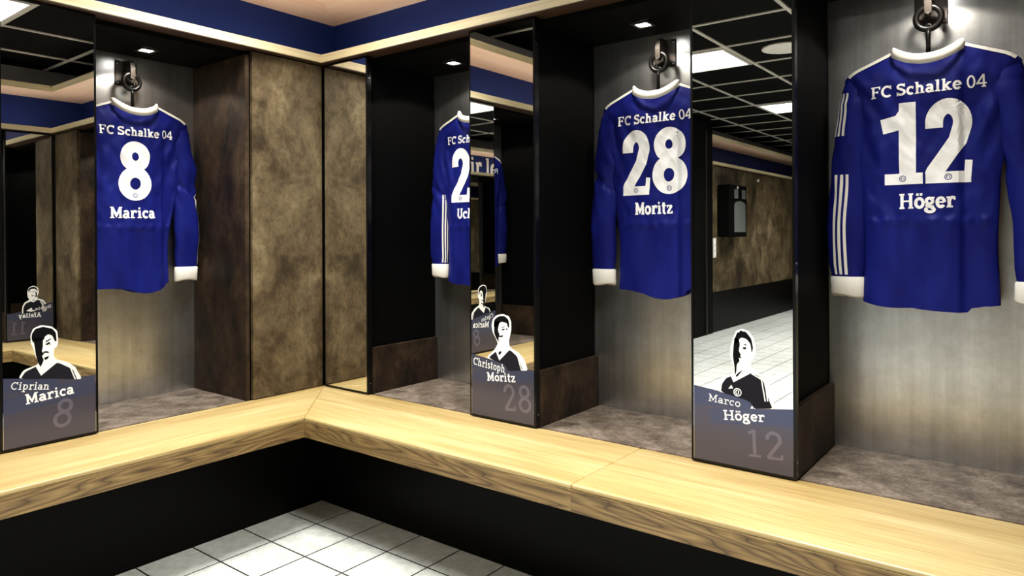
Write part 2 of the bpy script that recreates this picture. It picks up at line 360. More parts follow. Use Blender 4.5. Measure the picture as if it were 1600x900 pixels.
# ------------------------------------------------------------------ lettering: slab-serif strokes
TS = .105
def arc(cx, cy, rx, ry, a0, a1, n=None):
    n = n or max(8, int(abs(a1-a0)/11))
    return [(cx+rx*math.cos(R(a0+(a1-a0)*i/n)), cy+ry*math.sin(R(a0+(a1-a0)*i/n))) for i in range(n+1)]
def ser(x0, x1, y): return ('s', [(x0, y), (x1, y)])
h_ = TS/2
GL = {
 'F': (.80, [('l', [(.2, 0), (.2, 1)]), ser(.02, .42, h_), ser(.02, .74, 1-h_), ser(.2, .56, .53), ('s', [(.72, 1), (.72, .74)]), ('s', [(.55, .64), (.55, .42)])]),
 'C': (.88, [('l', arc(.47, .5, .37, .42, 48, 312)), ('s', [(.77, 1), (.77, .68)])]),
 'S': (.74, [('l', arc(.36, .735, .25, .185, 20, 270)+arc(.36, .285, .28, .205, 90, -160)[1:]), ('s', [(.62, 1), (.62, .72)]), ('s', [(.06, .0), (.06, .3)])]),
 's': (.54, [('l', arc(.26, .52, .17, .13, 20, 270)+arc(.26, .2, .19, .145, 90, -160)[1:])]),
 'c': (.58, [('l', arc(.32, .35, .235, .285, 50, 312)), ('s', [(.49, .69), (.49, .47)])]),
 'h': (.80, [('l', [(.2, 0), (.2, 1)]), ser(.03, .38, h_), ser(.03, .2, 1-h_), ('l', [(.2, .38)]+arc(.39, .42, .19, .21, 150, 0)+[(.58, 0)]), ser(.43, .77, h_)]),
 'a': (.64, [('l', arc(.28, .46, .2, .17, 155, 0)+[(.48, .06)]), ('l', arc(.27, .21, .19, .15, 0, 360)), ser(.42, .64, h_)]),
 'l': (.42, [('l', [(.21, 0), (.21, 1)]), ser(.02, .4, h_), ser(.03, .21, 1-h_)]),
 'k': (.80, [('l', [(.2, 0), (.2, 1)]), ser(.03, .38, h_), ser(.03, .2, 1-h_), ('l', [(.2, .26), (.58, .66)]), ('l', [(.32, .4), (.62, .03)]), ser(.42, .74, .7-h_), ser(.5, .8, h_)]),
 'e': (.62, [('l', arc(.32, .35, .235, .285, 2, 322)), ('s', [(.08, .36), (.55, .36)])]),
 '0': (.64, [('t', arc(.32, .5, .24, .44, 0, 360))]),
 '4': (.74, [('t', [(.52, 1), (.06, .3), (.72, .3)]), ('t', [(.52, 1), (.52, 0)]), ser(.36, .68, h_)]),
 'M': (1.1, [('l', [(.2, 0), (.2, 1)]), ('l', [(.9, 0), (.9, 1)]), ('l', [(.2, .98), (.55, .2), (.9, .98)]), ser(.02, .38, h_), ser(.72, 1.08, h_), ser(.02, .24, 1-h_), ser(.86, 1.08, 1-h_)]),
 'r': (.58, [('l', [(.2, 0), (.2, .7)]), ser(.03, .42, h_), ser(.03, .2, .7-h_), ('l', [(.2, .4)]+arc(.42, .38, .2, .26, 150, 55)), ('s', [(.53, .68), (.53, .48)])]),
 'i': (.42, [('l', [(.21, 0), (.21, .7)]), ser(.02, .4, h_), ser(.03, .21, .7-h_), ('d', (.2, .9))]),
 'o': (.68, [('l', arc(.34, .35, .245, .285, 0, 360))]),
 't': (.48, [('l', [(.2, .92), (.2, .2)]+arc(.33, .2, .13, .14, 190, 300)), ser(.02, .44, .66)]),
 'z': (.60, [ser(.06, .54, .7-h_), ('l', [(.5, .64), (.1, .06)]), ser(.05, .56, h_), ('s', [(.08, .7), (.08, .5)]), ('s', [(.54, 0), (.54, .2)])]),
 'H': (1.0, [('l', [(.2, 0), (.2, 1)]), ('l', [(.8, 0), (.8, 1)]), ser(.2, .8, .5), ser(.02, .38, h_), ser(.62, .98, h_), ser(.02, .38, 1-h_), ser(.62, .98, 1-h_)]),
 'g': (.66, [('l', arc(.29, .46, .2, .18, 0, 360)), ('l', [(.2, .3), (.13, .18), (.26, .1), (.46, .08)]+arc(.3, -.1, .27, .14, 55, -235)), ser(.44, .64, .66)]),
 'p': (.72, [('l', [(.2, .7), (.2, -.3)]), ser(.03, .4, -.3+h_), ser(.03, .2, .7-h_), ('l', arc(.38, .35, .22, .285, 0, 360))]),
 'n': (.80, [('l', [(.2, 0), (.2, .7)]), ser(.03, .38, h_), ser(.03, .2, .7-h_), ('l', [(.2, .38)]+arc(.39, .42, .19, .21, 150, 0)+[(.58, 0)]), ser(.43, .77, h_)]),
 'b': (.72, [('l', [(.2, 1), (.2, 0)]), ser(.03, .2, 1-h_), ('l', arc(.38, .35, .22, .285, 0, 360))]),
 'd': (.74, [('l', [(.54, 1), (.54, 0)]), ser(.38, .54, 1-h_), ser(.54, .72, h_), ('l', arc(.34, .35, .22, .285, 0, 360))]),
 'm': (1.16, [('l', [(.2, 0), (.2, .7)]), ser(.03, .36, h_), ser(.03, .2, .7-h_), ('l', [(.2, .38)]+arc(.38, .42, .18, .21, 150, 0)+[(.56, 0)]), ('l', [(.56, .38)]+arc(.74, .42, .18, .21, 150, 0)+[(.92, 0)]), ser(.45, .7, h_), ser(.8, 1.1, h_)]),
 'f': (.46, [('l', [(.2, 0), (.2, .74)]+arc(.36, .76, .16, .18, 175, 60)), ser(.02, .42, h_), ser(.03, .42, .66)]),
 'y': (.74, [('l', [(.14, .68), (.37, .06)]), ('l', [(.6, .68), (.3, -.2), (.12, -.26)]), ser(.02, .3, .7-h_), ser(.46, .72, .7-h_)]),
 'A': (.96, [('l', [(.16, .02), (.48, .96), (.8, .02)]), ser(.28, .7, .32), ser(.0, .33, h_), ser(.63, .96, h_)]),
 'I': (.44, [('l', [(.22, 0), (.22, 1)]), ser(.03, .41, h_), ser(.03, .41, 1-h_)]),
 'U': (.96, [('l', [(.2, 1), (.2, .34)]+arc(.48, .34, .28, .27, 180, 360)+[(.76, 1)]), ser(.02, .38, 1-h_), ser(.58, .94, 1-h_)]),
 'W': (1.3, [('l', [(.14, .98), (.4, .06), (.65, .9), (.9, .06), (1.16, .98)]), ser(0, .3, 1-h_), ser(1.0, 1.3, 1-h_)]),
 ' ': (.26, []),
}
GL['ö'] = (.68, GL['o'][1]+[('d', (.22, .9)), ('d', (.46, .9))])
# big shirt numerals (height 1) and thin slab numerals for the mirror film
NUM = {
 '1': (.40, [('l', [(.255, 1), (.255, 0)]), ('f', [(.27, .90), (.18, .765), (-.03, .725)]), ('s', [(.0, .065), (.42, .065)])]),
 '2': (.47, [('l', [(.09, .66)]+arc(.235, .72, .145, .19, 180, -18)+[(.33, .5), (.1, .14), (.08, .09)]), ('s', [(.0, .065), (.46, .065)]), ('u', [(.425, .06), (.44, .26)])]),
 '8': (.53, [('l', arc(.265, .745, .15, .165, 0, 360)), ('l', arc(.265, .285, .175, .195, 0, 360))]),
}
THIN = {
 '1': (.5, [('l', [(.26, 0), (.26, 1)]), ser(.04, .48, .05), ('s', [(.26, .95), (.05, .86)])]),
 '2': (.66, [('l', [(.1, .7)]+arc(.32, .73, .22, .23, 180, -25)+[(.1, .05)]), ser(.08, .6, .05), ('s', [(.58, .03), (.58, .2)])]),
 '8': (.64, [('l', arc(.32, .76, .21, .2, 0, 360)), ('l', arc(.32, .28, .25, .24, 0, 360))]),
}
def resample(pts, step):
    out = [pts[0]]
    for a, b in zip(pts, pts[1:]):
        d = math.hypot(b[0]-a[0], b[1]-a[1]); n = max(1, int(math.ceil(d/step)))
        for i in range(1, n+1): out.append((a[0]+(b[0]-a[0])*i/n, a[1]+(b[1]-a[1])*i/n))
    return out
def ribbon(mb, pts, width, fn, closed=False, cols=2, lift=0., mi=0):
    N = len(pts); n0 = len(mb.v); wd = width if isinstance(width, list) else [width]*N
    for i, p in enumerate(pts):
        a = pts[i-1] if i > 0 else (pts[-2] if closed else None)
        b = pts[i+1] if i < N-1 else (pts[1] if closed else None)
        d1 = Vector((p[0]-a[0], p[1]-a[1])).normalized() if a else None
        d2 = Vector((b[0]-p[0], b[1]-p[1])).normalized() if b else None
        if d1 is None: d1 = d2
        if d2 is None: d2 = d1
        t = (d1+d2)
        t = t.normalized() if t.length > 1e-4 else d1
        k = 1/max(.55, abs(t.dot(d1)))
        nx, ny = -t.y*k, t.x*k
        for c in range(cols+1):
            s = (c/cols-.5)*wd[i]; mb.v.append(fn(p[0]+nx*s, p[1]+ny*s, lift))
    for i in range(N-1):
        for c in range(cols):
            q = n0+i*(cols+1)+c
            mb.f.append((q, q+cols+1, q+cols+2, q+1)); mb.m.append(mi)
def write(mb, text, x0, z0, x1, z1, cap, fn, weight=.17, glyphs=GL, spacing=.05, step=.006, cols=2, mi=0, capser=None, thin=None):
    """letters along the line (x0,z0)-(x1,z1); the advance is scaled so the text fills the line"""
    adv = sum(glyphs[c][0]+spacing for c in text)-spacing
    L = math.hypot(x1-x0, z1-z0); sx = L/(adv*cap); dx, dz = (x1-x0)/L, (z1-z0)/L
    pen = 0.; k = 0
    for ch in text:
        a, strokes = glyphs[ch]
        for kind, data in strokes:
            k += 1; lift = 2.5e-5*(k % 9)
            if kind == 'd': data = [(data[0]-.085, data[1]), (data[0]+.085, data[1])]; wt = .16
            elif kind == 's': wt = capser or TS
            elif kind == 't': wt = weight*.7
            elif kind == 'f': wt = weight*1.0
            elif kind == 'u': wt = weight*.4
            else: wt = weight
            cl = math.hypot(data[0][0]-data[-1][0], data[0][1]-data[-1][1]) < 1e-6
            pts = []
            for (gx, gz) in data:
                lx = (pen+gx)*cap*sx; lz = gz*cap
                pts.append((x0+dx*lx-dz*lz, z0+dz*lx+dx*lz))
            ribbon(mb, resample(pts, step), wt*cap, fn, cl, cols, lift, mi)
        pen += a+spacing

# ------------------------------------------------------------------ lockers
DEC = {
"12": {"sil":[(0.089,0.676),(0.087,0.704),(0.101,0.728),(0.126,0.736),(0.138,0.749),(0.13,0.77),(0.125,0.792),(0.124,0.814),(0.131,0.836),(0.141,0.866),(0.16,0.874),(0.18,0.868),(0.194,0.85),(0.2,0.821),(0.201,0.802),(0.193,0.789),(0.186,0.771),(0.188,0.753),(0.212,0.745),(0.234,0.73),(0.247,0.708),(0.253,0.648),(0.195,0.641),(0.173,0.654)],
  "jer":[(0.095,0.677),(0.098,0.702),(0.112,0.722),(0.13,0.73),(0.136,0.717),(0.184,0.746),(0.206,0.74),(0.224,0.723),(0.23,0.695),(0.241,0.667),(0.249,0.649),(0.195,0.641),(0.183,0.661)],
  "hair":[(0.136,0.827),(0.137,0.838),(0.141,0.850),(0.145,0.861),(0.151,0.862),(0.156,0.869),(0.163,0.866),(0.169,0.867),(0.176,0.861),(0.188,0.846),(0.193,0.82),(0.189,0.803),(0.185,0.831),(0.174,0.844),(0.159,0.848),(0.149,0.84),(0.153,0.834),(0.143,0.83)],
  "shade":[(0.137,0.846),(0.150,0.843),(0.154,0.826),(0.15,0.808),(0.157,0.795),(0.15,0.786),(0.153,0.777),(0.144,0.766),(0.143,0.744),(0.138,0.732),(0.137,0.76),(0.132,0.79),(0.134,0.815)],
  "bits":[[(0.162,0.819),(0.173,0.82),(0.172,0.814),(0.164,0.813)],[(0.163,0.827),(0.174,0.829),(0.173,0.825)],[(0.151,0.791),(0.158,0.79),(0.156,0.785),(0.151,0.787)],[(0.14,0.732),(0.149,0.742),(0.163,0.752),(0.153,0.739),(0.144,0.728)]],
  "stripes":[[(0.188,0.744),(0.217,0.73),(0.228,0.667)],[(0.196,0.746),(0.227,0.731),(0.235,0.668)],[(0.203,0.745),(0.235,0.73),(0.243,0.669)]],
  "collar":[(0.128,0.735),(0.136,0.718),(0.186,0.75)], "marks":[[(0.118,0.69),(0.133,0.693),(0.127,0.703)]], "ring":(.146,.683),
  "base":[(0.009,0.688),(0.089,0.679),(0.183,0.64),(0.307,0.655),(0.307,0.462),(0.009,0.462)],
  "b1":[(0.009,0.688),(0.198,0.664),(0.183,0.639),(0.009,0.628)], "b2":[(0.062,0.624),(0.307,0.654),(0.307,0.604),(0.062,0.579)],
  "first":[(0.055,0.645),(0.155,0.639),(0.056,0.668)], "last":[(0.104,0.595),(0.227,0.607),(0.104,0.624)], "num":[(0.176,0.498),(0.282,0.503),(0.176,0.578)]},
"28": {"sil":[(0.08,0.684),(0.124,0.721),(0.14,0.745),(0.129,0.765),(0.115,0.784),(0.109,0.81),(0.115,0.835),(0.134,0.852),(0.165,0.858),(0.193,0.851),(0.203,0.832),(0.204,0.802),(0.198,0.78),(0.192,0.757),(0.196,0.737),(0.239,0.719),(0.263,0.698),(0.281,0.656),(0.19,0.648)],
  "jer":[(0.092,0.686),(0.134,0.717),(0.148,0.688),(0.193,0.727),(0.221,0.715),(0.239,0.695),(0.257,0.655),(0.186,0.647),(0.172,0.669)],
  "hair":[(0.12,0.809),(0.123,0.834),(0.144,0.848),(0.172,0.851),(0.191,0.839),(0.195,0.815),(0.19,0.806),(0.183,0.825),(0.159,0.829),(0.146,0.822),(0.14,0.811),(0.13,0.807)],
  "shade":[(0.121,0.828),(0.150,0.828),(0.145,0.815),(0.14,0.796),(0.149,0.777),(0.143,0.766),(0.145,0.751),(0.134,0.761),(0.122,0.782)],
  "bits":[[(0.158,0.8),(0.172,0.804),(0.173,0.799),(0.16,0.796)],[(0.158,0.808),(0.174,0.813),(0.174,0.81),(0.159,0.806)],[(0.145,0.774),(0.166,0.779),(0.164,0.772),(0.147,0.769)],[(0.178,0.803),(0.187,0.807),(0.187,0.802),(0.18,0.8)],[(0.139,0.707),(0.149,0.717),(0.159,0.717),(0.15,0.702)]],
  "stripes":[[(0.202,0.727),(0.233,0.706),(0.25,0.657)],[(0.211,0.726),(0.244,0.706),(0.261,0.658)],[(0.221,0.724),(0.254,0.704),(0.272,0.658)]],
  "collar":[(0.13,0.723),(0.148,0.689),(0.195,0.732)], "marks":[],
  "base":[(0.009,0.694),(0.195,0.67),(0.307,0.661),(0.307,0.462),(0.009,0.462)],
  "b1":[(0.009,0.694),(0.195,0.67),(0.176,0.638),(0.009,0.639)], "b2":[(0.016,0.632),(0.307,0.661),(0.307,0.617),(0.016,0.585)],
  "first":[(0.017,0.653),(0.173,0.638),(0.018,0.683)], "last":[(0.087,0.599),(0.223,0.609),(0.087,0.631)], "num":[(0.168,0.497),(0.297,0.506),(0.168,0.594)]},
"8": {"sil":[(0.051,0.686),(0.066,0.713),(0.107,0.725),(0.11,0.734),(0.101,0.754),(0.096,0.78),(0.088,0.799),(0.087,0.827),(0.095,0.848),(0.117,0.857),(0.149,0.85),(0.167,0.833),(0.17,0.796),(0.165,0.777),(0.158,0.774),(0.155,0.754),(0.161,0.736),(0.201,0.72),(0.222,0.7),(0.245,0.654),(0.174,0.668)],
  "jer":[(0.057,0.685),(0.071,0.707),(0.105,0.721),(0.119,0.693),(0.162,0.725),(0.202,0.709),(0.22,0.684),(0.233,0.656),(0.174,0.668)],
  "hair":[(0.095,0.801),(0.09,0.813),(0.091,0.83),(0.101,0.846),(0.123,0.851),(0.152,0.842),(0.163,0.826),(0.165,0.796),(0.159,0.799),(0.152,0.818),(0.14,0.824),(0.129,0.817),(0.127,0.808),(0.118,0.801),(0.108,0.805)],
  "shade":[(0.094,0.820),(0.124,0.818),(0.123,0.781),(0.12,0.769),(0.127,0.759),(0.12,0.753),(0.126,0.738),(0.116,0.715),(0.109,0.732),(0.102,0.76),(0.1,0.781)],
  "bits":[[(0.131,0.792),(0.143,0.798),(0.146,0.791),(0.134,0.787)],[(0.13,0.801),(0.149,0.81),(0.148,0.806),(0.133,0.797)],[(0.121,0.758),(0.127,0.768),(0.139,0.766),(0.142,0.759),(0.132,0.763)],[(0.126,0.746),(0.142,0.751),(0.139,0.742),(0.13,0.737)],[(0.143,0.792),(0.146,0.79),(0.145,0.784)]],
  "stripes":[[(0.169,0.726),(0.207,0.701),(0.222,0.658)],[(0.177,0.726),(0.214,0.701),(0.23,0.657)],[(0.185,0.725),(0.221,0.699),(0.238,0.656)]],
  "collar":[(0.104,0.725),(0.119,0.694),(0.164,0.729)], "marks":[],
  "base":[(0.009,0.692),(0.174,0.667),(0.288,0.663),(0.288,0.462),(0.009,0.462)],
  "b1":[(0.009,0.694),(0.177,0.669),(0.166,0.635),(0.009,0.644)], "b2":[(0.009,0.627),(0.287,0.66),(0.287,0.599),(0.009,0.574)],
  "first":[(0.028,0.655),(0.141,0.636),(0.028,0.68)], "last":[(0.072,0.598),(0.218,0.61),(0.071,0.632)], "num":[(0.147,0.508),(0.204,0.496),(0.148,0.602)]},
"A": {"sil":[(.205,.642),(.203,.695),(.188,.726),(.158,.742),(.168,.762),(.172,.798),(.160,.832),(.132,.843),(.104,.828),(.098,.792),(.110,.763),(.106,.748),(.070,.736),(.052,.706),(.05,.65)],
  "jer":[(.198,.644),(.196,.69),(.182,.718),(.152,.730),(.130,.742),(.108,.740),(.076,.728),(.060,.702),(.058,.65)],
  "hair":[(.164,.795),(.166,.815),(.154,.830),(.132,.836),(.112,.826),(.105,.800),(.112,.806),(.122,.820),(.146,.820),(.158,.808)],
  "shade":[(.113,.795),(.122,.800),(.118,.775),(.124,.760),(.116,.757),(.109,.772)],
  "bits":[[(.128,.800),(.138,.803),(.138,.799),(.129,.797)],[(.146,.804),(.156,.802),(.156,.798),(.146,.800)],[(.128,.772),(.148,.774),(.144,.768),(.132,.767)]],
  "stripes":[[(.084,.726),(.070,.704),(.066,.655)],[(.090,.729),(.077,.704),(.074,.655)]],
  "collar":[(.156,.738),(.134,.728),(.108,.745)], "marks":[[(.178,.664),(.148,.684),(.140,.680),(.146,.672),(.120,.660),(.150,.656)]],
  "base":[(.009,.716),(.09,.69),(.295,.645),(.295,.462),(.009,.462)],
  "b1":[(.009,.716),(.16,.68),(.16,.655),(.009,.680)], "b2":[(.009,.640),(.295,.652),(.295,.606),(.009,.600)],
  "first":[(.018,.676),(.125,.662),(.018,.698)], "last":[(.085,.614),(.228,.618),(.085,.646)], "num":[(.18,.50),(.275,.50),(.18,.59)]},
}
def smooth_poly(pts, it=2):
    for _ in range(it):
        q = []
        for i in range(len(pts)):
            a, b = pts[i], pts[(i+1) % len(pts)]
            q += [(a[0]*.86+b[0]*.14, a[1]*.86+b[1]*.14), (a[0]*.14+b[0]*.86, a[1]*.14+b[1]*.86)]
        pts = q
    return pts
def mirror_cabinet(frame, x0, wd, label, group, tilt=0., dec=None, first='', last='', num='', low_left=True, low_right=True):
    root = empty('mirror_cabinet', (x0+wd/2, 0, ZB), label, 'cabinet', group, frame=frame)
    X = -wd/2; tt = math.tan(R(tilt))
    def ty(y, z): return y+(z+ZB-1.2)*tt
    m = MB(); m.box(X+.02, X+wd-.02, .002, DEPTH, .0, ZT-ZB-.001); m.build('body', M_['black'], root)
    for f, s in ((low_left, 0), (low_right, 1)):
        if not f: continue
        m = MB(); xa = X+.001 if s == 0 else X+wd-.0195
        m.box(xa, xa+.0185, .004, DEPTH-.001, .0, .205); m.build('low_side_panel', M_['bronze_dark'], root, bevel=.001)
    m = MB()
    def tb(x0, x1, y0, y1, z0, z1):
        n = len(m.v); m.box(x0, x1, y0, y1, z0, z1); m.v[n:] = [(x, ty(y, z), z) for x, y, z in m.v[n:]]
    tb(X, X+wd, -.025, -.001-abs(tt)*.8, .004, ZT-ZB-.004)
    door = m.build('door', M_['black_gloss'], root)
    for z in (.05, .62, 1.40):
        m = MB(); m.tube([(X+wd-.001, ty(-.013, z), z), (X+wd+.0008, ty(-.013, z), z)], .0028, 10); m.build('screw', M_['chrome'], door)
    m = MB(); tb(X+.008, X+wd-.008, -.0262, -.0252, .012, ZT-ZB-.012); m.build('mirror', M_['mirror'], root)
    if dec:
        D = DEC[dec]
        def flat(layer):
            off = -.0264-.00022*layer
            return lambda x, z, lift=0.: (X+x, ty(off-lift, z-ZB), z-ZB)
        m = MB(); f = flat(0); m.poly([f(*p) for p in D['base']])
        st = m.build('sticker', M_['sticker'], root)
        m = MB(); f = flat(1)
        m.poly([f(*p) for p in D['b1']]); f = flat(1.3); m.poly([f(*p) for p in D['b2']]); m.build('colour_band', M_['sticker_band'], st)
        m = MB(); f = flat(1.6); write(m, num, *D['num'][0], *D['num'][1], math.hypot(D['num'][2][0]-D['num'][0][0], D['num'][2][1]-D['num'][0][1]), f, .13, THIN, .12, .01, 1, capser=.1); m.build('number', M_['sticker_num'], st)
        m = MB()
        f = flat(-.4) if 0 else flat(.5); m.poly([f(*p) for p in smooth_poly(D['sil'], 2)], 0)
        f = flat(2); m.poly([f(*p) for p in smooth_poly(D['jer'], 1)], 2)
        f = flat(2.4)
        for k in ('hair', 'shade'): m.poly([f(*p) for p in smooth_poly(D[k], 1)], 1)
        f = flat(2.8)
        for b in D['bits']: m.poly([f(*p) for p in smooth_poly(b, 1)], 1)
        for s in D['stripes']: ribbon(m, resample(s, .02), .0036, f, cols=1, mi=0)
        ribbon(m, D['collar'], .009, f, cols=1, lift=.0001, mi=0)
        for b in D['marks']: m.poly([f(*p) for p in b], 0)
        if 'ring' in D:
            cx, cz = D['ring']; ribbon(m, arc(cx, cz, .011, .011, 0, 360), .0028, f, True, 1, .0001, 0)
            ribbon(m, arc(cx, cz, .005, .007, 80, 280), .0025, f, False, 1, .0001, 0); ribbon(m, [(cx+.003, cz-.006), (cx+.003, cz+.006)], .0028, f, False, 1, .0001, 0)
        m.build('portrait', [M_['paper_white'], M_['ink'], M_['tshirt_ink']], st)
        f = flat(3.4); m = MB()
        for key, txt, wt in (('first', first, .115), ('last', last, .18)):
            a, b, c = D[key]; write(m, txt, *a, *b, math.hypot(c[0]-a[0], c[1]-a[1]), f, wt, GL, .05, .01, 1, capser=.08 if key == 'first' else .12)
        m.build('lettering', M_['text_white'], st)
    return root

def niche(frame, x0, x1, label, group):
    c = (x0+x1)/2; hw = (x1-x0)/2
    root = empty('locker_niche', (c, 0, ZB), label, 'locker', group, frame=frame)
    box_obj('back_panel', M_['steel'], root, -hw-.018, hw+.018, DEPTH, DEPTH+.02, 0, ZT-ZB-.02)
    box_obj('shelf', M_['shelf'], root, -hw+.001, hw-.001, .001, DEPTH-.001, -.016, .0015)
    box_obj('top_panel', M_['black'], root, -hw-.018, hw+.018, .03, DEPTH+.02, ZT-ZB-.02, ZT-ZB-.002)
    return root
def downlight(frame, x, y, label, group, on=True):
    z = ZT-.02
    root = empty('downlight', (x, y, z-.001), label, 'downlight', group, frame=frame)
    a, b = .036, .024; m = MB()
    for (p, q, r, s) in ((-a, a, -a, -b), (-a, a, b, a), (-a, -b, -b, b), (b, a, -b, b)): m.box(p, q, r, s, -.006, 0)
    m.build('trim_frame', M_['bracket'], root)
    box_obj('lens', M_['spot'], root, -b, b, -b, b, -.003, -.001)
    ld = bpy.data.lights.new('downlight_lamp', 'SPOT'); ld.energy = SPOT_W; ld.spot_size = R(SPOT_ANGLE); ld.spot_blend = .12; ld.shadow_soft_size = .02
    ld.color = (1, .93, .82)
    lo = bpy.data.objects.new('downlight_lamp', ld); COL.objects.link(lo); lo.parent = root; lo.location = (0, 0, -.012)
    return root

MW = .3125
GC = 'mirror cabinets in the same row'; GN = 'open lockers in the same row'; GD = 'downlights in the same row of lockers'
# right-hand (back) run: corner mirror, then niches and mirrors in turn
mirror_cabinet(BACK, .034, .302, 'narrow plain mirror cabinet in the corner, reflecting the brown panel', GC, low_left=False)
mirror_cabinet(BACK, .931, .315, 'mirror cabinet between two jerseys with the number 28 portrait film at its foot', GC, dec='28', first='Christoph', last='Moritz', num='28')
mirror_cabinet(BACK, 1.841, .314, 'large foreground mirror cabinet with the number 12 portrait film at its foot', GC, dec='12', first='Marco', last='Höger', num='12')
niche(BACK, .337, .930, 'open locker with black sides right of the corner mirror', GN)
niche(BACK, 1.247, 1.840, 'open locker holding the number 28 jersey, grey metal back', GN)
niche(BACK, 2.156, 2.752, 'open locker at the right edge holding the number 12 jersey, scratched grey back', GN)
# left run (local x = world y)
mirror_cabinet(LEFT, -1.306, .297, 'mirror cabinet at the left edge with the number 8 portrait film at its foot', GC, tilt=.4, dec='8', first='Ciprian', last='Marica', num='8')
niche(LEFT, -1.008, -.412, 'open locker left of the brown corner panel, holding the number 8 jersey', GN)
niche(LEFT, -1.910, -1.307, 'open locker seen only in the number 28 mirror, left of the number 8 mirror', GN)
for k in (1,):
    mirror_cabinet(LEFT, -1.306-.905*k, .30, 'plain mirror cabinet further along the left bench, outside the picture', None)
niche(LEFT, -2.815, -2.212, 'empty locker further along the left bench, outside the picture', None)
# opposite run (seen in the left mirror)
mirror_cabinet(RIGHT, .034, .302, 'mirror cabinet with a crossed-arms portrait film, seen reversed in the left mirror', GC, low_left=False, dec='A', first='Ibrahim', last='Afellay', num='11')
for k in range(1, 7):
    mirror_cabinet(RIGHT, .026+.905*k, .314, 'plain mirror cabinet along the opposite bench behind the camera', 'mirror cabinets along the opposite bench')
for k in range(0, 7):
    niche(RIGHT, .337+.905*k+.006*(k > 0), .929+.905*k, 'empty locker along the opposite bench behind the camera', 'lockers along the opposite bench')

def corner_panel(frame, xa, xb, side, label):
    """brown filler panel between the last locker and the corner; side: +1 = locker on its right, -1 = on its left"""
    root = empty('corner_cabinet', ((xa+xb)/2, 0, ZB), label, 'cabinet', 'corner cabinets', frame=frame)
    hw = (xb-xa)/2
    box_obj('front_panel', M_['bronze'], root, -hw, hw, -.018, 0, .004, ZT-ZB-.006, bevel=.0015)
    box_obj('core', M_['black'], root, -hw-.0, hw+.0, .004, DEPTH, 0, ZT-ZB-.006)
    xs_ = hw+.008 if side > 0 else -hw-.026
    box_obj('side_board', M_['bronze_dark'], root, xs_, xs_+.018, -.006, DEPTH-.001, .003, ZT-ZB-.022, bevel=.0012)
    return root
corner_panel(LEFT, -.386, -.024, -1, 'brown mottled bronze corner cabinet left of the corner mirror')
corner_panel(BACK, 2.785, 3.165, -1, 'brown mottled bronze corner cabinet seen in the left mirror beside the crossed-arms film')
box_obj('corner_post', M_['black'], None, -.02, .03, .002, .05, ZB, ZT-.006); tag(bpy.data.objects['corner_post'], 'black upright filling the gap in the inner corner', 'post', 'corner posts')
o = box_obj('corner_post', M_['black'], None, W-.02, W+.02, .002, .05, ZB, ZT-.006); tag(o, 'black upright filling the far inner corner seen in the left mirror', 'post', 'corner posts')
o = box_obj('end_panel', M_['bronze'], None, -.44, 0, -3.18, -2.836, ZB, ZT-.006); tag(o, 'brown bronze end panel closing the left lockers near the door', 'panel')

# downlights
for fr, xs_, lab in ((BACK, (.60, 1.54, 2.452), ('lit square downlight over the locker right of the corner mirror', 'lit square downlight over the number 28 jersey', 'square downlight above the number 12 jersey, over the frame edge')),
                     (LEFT, (-.705, -1.61), ('lit square downlight over the number 8 jersey', 'lit square downlight in the locker left of the number 8 mirror')),
                     (RIGHT, (.633,), ('square downlight in the opposite locker next to the crossed-arms film',))):
    for x, l in zip(xs_, lab): downlight(fr, x, .25, l, GD)

# ------------------------------------------------------------------ benches
BD, BT = .4235, .0785
def bench(name, poly_top, mats, label, plinth, nose=None):
    root = empty(name, (poly_top[0][0], poly_top[0][1], 0), label, 'bench', 'oak benches')
    ox, oy = poly_top[0]
    m = MB(); pts = [(x-ox, y-oy) for x, y in poly_top]
    m.prism(pts, ZB-BT, ZB-.0165, 0, 1); 
    top = m.build('seat_edge', mats, root)
    m = MB(); m.prism(pts, ZB-.0165, ZB, 0, 0); t2 = m.build('seat_top', mats[0], root, bevel=.006)
    m = MB()
    for b in plinth: m.box(b[0]-ox, b[1]-ox, b[2]-oy, b[3]-oy, 0, ZB-BT-.001)
    m.build('plinth', M_['plinth'], root)
    return root
XJ = 1.652; PX, PY = .1998, -.1712
bench('bench', [(0, 0), (BD, -BD), (BD, LEND), (0, LEND)], [M_['bench_y'], M_['front_y']], 'oak bench along the left lockers under the number 8 mirror', [(-.44, PX, LEND, PY-.001)])
bench('bench', [(0, 0), (XJ, 0), (XJ, -BD), (BD, -BD)], [M_['bench_x'], M_['front_x']], 'oak bench section from the corner to the joint, under the number 28 mirror', [(-.44, XJ, PY, .44)])
bench('bench', [(XJ+.0006, 0), (W, 0), (W-BD, -BD), (XJ+.0006, -BD)], [M_['bench_x'], M_['front_x']], 'oak bench section in the right foreground under the number 12 mirror', [(XJ+.0006, W-.201, PY, .44)])
bench('bench', [(W, 0), (W, -6.6), (W-BD, -6.6), (W-BD, -BD)], [M_['bench_y'], M_['front_y']], 'oak bench along the opposite lockers, seen in the left mirror', [(W-.2, W+.44, -6.6, PY-.001)])
bench('bench', [(-.40, YF+.02), (1.5, YF+.02), (1.5, YF+.62), (-.40, YF+.62)], [M_['bench_x'], M_['front_x']], 'oak bench at the far wall, a small piece seen in the number 12 mirror', [(-.38, 1.45, YF+.02, YF+.45)])

